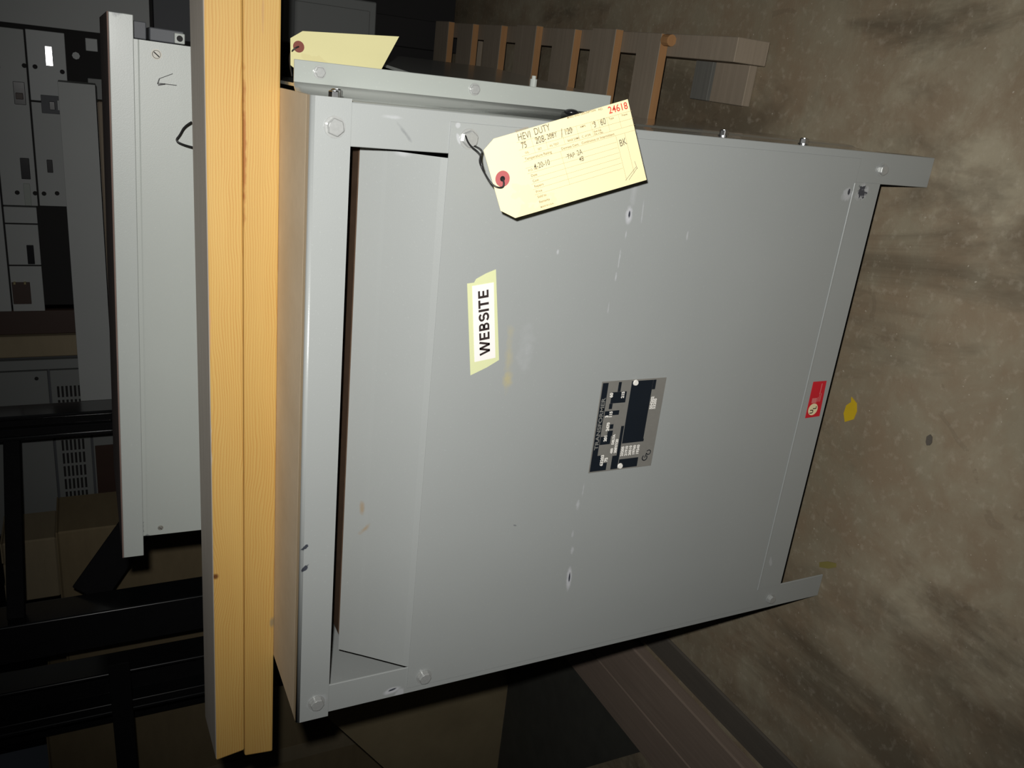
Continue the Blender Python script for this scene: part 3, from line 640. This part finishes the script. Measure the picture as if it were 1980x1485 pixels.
# ------------------------------------------------------------------ black steel posts and bars
RK = empty('steel_rack', (-.45, 1.1, 0)); tag(RK, 'black steel rack of upright posts and bars standing behind the pale cabinet', 'rack')
RO = Vector((.45, -1.1, 0))
def post(x0, x1, y0, y1, z1, chan=False):
    bm = bmesh.new(); t_ = .010
    if chan:
        add_box(bm, x0+t_, x1-t_, y1-t_, y1, .012, z1, .001)
        for s0 in (x0, x1-t_): add_box(bm, s0, s0+t_, y0, y1, .012, z1, .004, 4)
        add_box(bm, x0+t_, x0+t_+.020, y0+.002, y0+.010, .012, z1, .003, 3)
    else: add_box(bm, x0, x1, y0, y1, .012, z1, .005, 10)
    bmesh.ops.translate(bm, vec=RO, verts=bm.verts); bm.normal_update()
    for f in bm.faces: f.material_index = 1 if abs(f.normal.y) > .95 else 0
    o = link('post', fin(bm, 'post'), [M_POST, M_MATTE], RK)
    box('base_plate', x0-.03+RO.x, x1+.03+RO.x, y0-.03+RO.y, y1+.03+RO.y, 0, .012, M_POST, RK, .002)
post(-.175, -.112, 1.30, 1.375, 1.9, True); post(-.578, -.482, 1.00, 1.085, 1.9); post(-.775, -.655, 1.00, 1.080, 1.9, True)
def bar(pts, h, name, par, mat=M_MATTE):
    a, b = Vector(pts[0]), Vector(pts[1]); L = (b-a).length
    bm = bmesh.new(); add_box(bm, 0, L, -.018, .018, -h/2, h/2, .003, 3)
    o = link(name, fin(bm, name), mat, par, a+(RO if par else Vector((0, 0, 0)))); o.rotation_euler = (b-a).to_track_quat('X', 'Z').to_euler(); return o
bar(((-.481, 1.02, 1.225), (-.176, 1.33, 1.225)), .034, 'crossbar', RK); bar(((-.60, .975, 1.030), (-1.30, .975, 1.018)), .045, 'crossbar', RK)
bar(((-.50, 1.105, 1.085), (-.17, 1.29, .79)), .080, 'shadow_bar', RK)  # dark bar added to draw the shadow band beside the pale cabinet
tag(bar(((-1.03, 1.32, 0.0), (-1.03, 1.32, 1.9)), .05, 'steel_upright', None), 'thin black upright steel bar in front of the wide brown box', 'bar')

# ------------------------------------------------------------------ switchgear in the background
SW = empty('breaker_panel', (.45, 1.9, 0)); SW.location = (.45, 1.90, 0)
tag(SW, 'grey switchgear section with two rows of breakers and black recesses, behind the pale cabinet', 'switchgear')
SX, SY = .45, 1.90
def g(name, x0, x1, z0, z1, mat, y0=1.70, d=.02, par=None, bev=.001):
    return box(name, x0-SX, x1-SX, y0-SY, y0+d-SY, z0, z1, mat, par or SW, bev)
g('enclosure', .030, 1.15, .0, 1.60, M_BLACK, 1.76, .30)
g('cover_plate', .750, 1.12, .86, 1.50, M_GEAR, 1.715, .03); g('cover_plate', .755, 1.12, .56, .85, M_GEARD, 1.72, .03)
b1 = g('breaker', .312, .738, 1.146, 1.224, M_GEAR); g('breaker', .03, .738, 1.228, 1.32, M_GEAR)
b2 = g('breaker', .575, .740, 1.058, 1.142, M_GEARL); b3 = g('breaker', .313, .571, 1.064, 1.142, M_GEAR)
b4 = g('breaker', .030, .308, 1.150, 1.224, M_GEAR)
g('toggle_frame', .562, .616, 1.153, 1.178, M_BLKPL, 1.6985, .004, b1).parent = b1
def sub(name, x0, x1, z0, z1, mat, par, y0=1.697, d=.006):
    o = box(name, x0-SX, x1-SX, y0-SY, y0+d-SY, z0, z1, mat, par, .0008); return o
sub('toggle', .575, .590, 1.158, 1.174, M_BRN, b1, 1.690, .01); sub('toggle', .381, .433, 1.157, 1.177, M_BLKPL, b1, 1.690, .012); sub('label_strip', .313, .369, 1.160, 1.175, M_DULLLBL, b1)
sub('window', .546, .590, 1.062, 1.120, M_GEARD, b2); sub('toggle', .556, .576, 1.090, 1.102, M_BLKPL, b2, 1.690, .01); sub('toggle', .556, .580, 1.070, 1.084, M_GEARL, b2, 1.692, .008)
lb = box('glossy_label', -.0225, .0225, -.001, .001, -.0075, .0075, M_GLOSSLBL, b2, .0004); lb.location = (.683-SX, 1.6975-SY, 1.095); lb.rotation_euler = (math.radians(1.0), 0, math.radians(1.7))
sub('toggle', .400, .432, 1.105, 1.118, M_BLKPL, b3, 1.692, .01); sub('toggle', .16, .21, 1.164, 1.180, M_BLKPL, b4, 1.692, .01)
hm = bmesh.new(); cyl(hm, (0, 0, 0), .0055, .002, 'y', 14); hm = fin(hm, 'hole')
for x, z, b_ in ((.646, 1.207, b1), (.655, 1.150, b1), (.655, 1.127, b2), (.649, 1.068, b2), (.345, 1.19, b1), (.345, 1.130, b3), (.347, 1.100, b3), (.345, 1.15, b1)):
    link('hole', hm, M_BLACK, b_, (x-SX, 1.699-SY, z))
sub('recess', .050, .110, 1.180, 1.222, M_BRN, b4, 1.6985, .004)
for z in (1.191, 1.215): sub('terminal', .104, .112, z-.003, z+.003, M_BRASS, b4, 1.694, .006)
for x in (.265, .155): sub('joint', x-.002, x+.002, 1.15, 1.224, M_BLACK, b4, 1.6992, .002)
for x, z in ((.69, 1.035), (.602, 1.033)):
    bm = bmesh.new(); cyl(bm, (0, 0, 0), .009, .012, 'y', 8); link('terminal_stud', fin(bm, 'terminal_stud'), M_GEARL, SW, (x-SX, 1.742-SY, z))
g('clip', .705, .735, .985, 1.012, M_GEARL, 1.70, .012)
for x in (.185, .108, .030): g('copper_lug', x, x+.014, 1.068, 1.075, M_COPPER, 1.715, .03)
g('lower_cover', .600, .735, .60, .955, M_GEARD, 1.72, .03); g('cover_bracket', .590, .640, .975, 1.012, M_GEARM, 1.70, .02)
JB = empty('junction_box', (.86, 1.705, 0)); tag(JB, 'dark grey steel box on a stand behind the pallet', 'box')
box('body', -.078, .055, -.04, .010, .275, .535, M_GEARM, JB, .003); box('door', -.062, .030, -.046, -.0405, .295, .505, M_GEARM, JB, .002); box('pedestal', -.05, .03, -.008, .010, 0, .2748, M_BLACK, JB, .002)
# grey trough on a timber stand
TR = empty('steel_trough', (.236, 1.55, .997)); tag(TR, 'long flat grey steel trough standing behind the pale cabinet', 'trough')
boxes('channel', [(-.397, .397, -.05, -.047, 0, .080), (-.397, .397, -.05, .05, 0, .003), (-.397, .397, .047, .05, 0, .080), (-.397, -.394, -.047, .047, .003, .080), (.394, .397, -.047, .047, .003, .080)], M_GEAR, TR, .0006)
SD = empty('timber_trestle', (.236, 1.55, 0)); tag(SD, 'dark timber trestle carrying the grey steel trough', 'trestle')
box('top_rail', -.36, .36, -.045, .045, .93, .9968, M_PALT, SD, .003)
for x in (-.33, .29):
    for y in (-.04, .005): box('leg', x, x+.04, y, y+.035, 0, .93, M_PALT, SD, .002)
# timber upright and brown board between the gear sections
tu = box('timber_upright', -.03, .03, -.02, .02, 0, 1.6, M_KRAFT2, None, .003); tu.location = (-.070, 1.715, 0); tag(tu, 'pale timber upright between the breaker section and the louvred cabinet', 'timber')
bb = box('fibre_board', -.034, .034, -.01, .01, 0, 1.6, M_BRN, None, .002); bb.location = (-.006, 1.725, 0); tag(bb, 'dark brown fibre board strip beside the pale timber upright', 'board')
# louvred cabinet
LC = empty('louvred_cabinet', (-.38, 1.90, 0)); tag(LC, 'grey steel cabinet with rows of vent slots behind the black post', 'cabinet')
LX, LY = -.38, 1.90
def lbx(name, x0, x1, z0, z1, mat, y0, d, par=None): return box(name, x0-LX, x1-LX, y0-LY, y0+d-LY, z0, z1, mat, par or LC, .001)
lbx('body', -.655, -.108, 0, 1.60, M_GEARD, 1.722, .36)
lbx('edge_strip', -.138, -.110, .6, 1.58, M_GEARM, 1.70, .0218)
lbx('door', -.640, -.144, 1.158, 1.58, M_GEARM, 1.705, .0168)
lv = lbx('vent_plate', -.640, -.144, 1.062, 1.152, M_GEARM, 1.705, .0168)
lbx('lower_plate', -.640, -.144, .70, 1.056, M_GEARM, 1.708, .0138); lbx('breaker_window', -.541, -.384, 1.000, 1.052, M_BRN, 1.703, .0048)
sm = bmesh.new(); add_box(sm, -.0165, .0165, -.001, .001, -.0028, .0028, .0004); sm = fin(sm, 'vent_slot')
for c in range(10):
    for r_ in range(6):
        xx = -.208-c*.0415
        if xx < -.60: continue
        link('vent_slot', sm, M_BLACK, lv, (xx-LX, 1.7045-LY, 1.082+r_*.0105))
for x in (-.165,): 
    bm = bmesh.new(); cyl(bm, (0, 0, 0), .005, .004, 'y', 12); link('lock', fin(bm, 'lock'), M_BLACK, LC, (x-LX, 1.704-LY, 1.185))
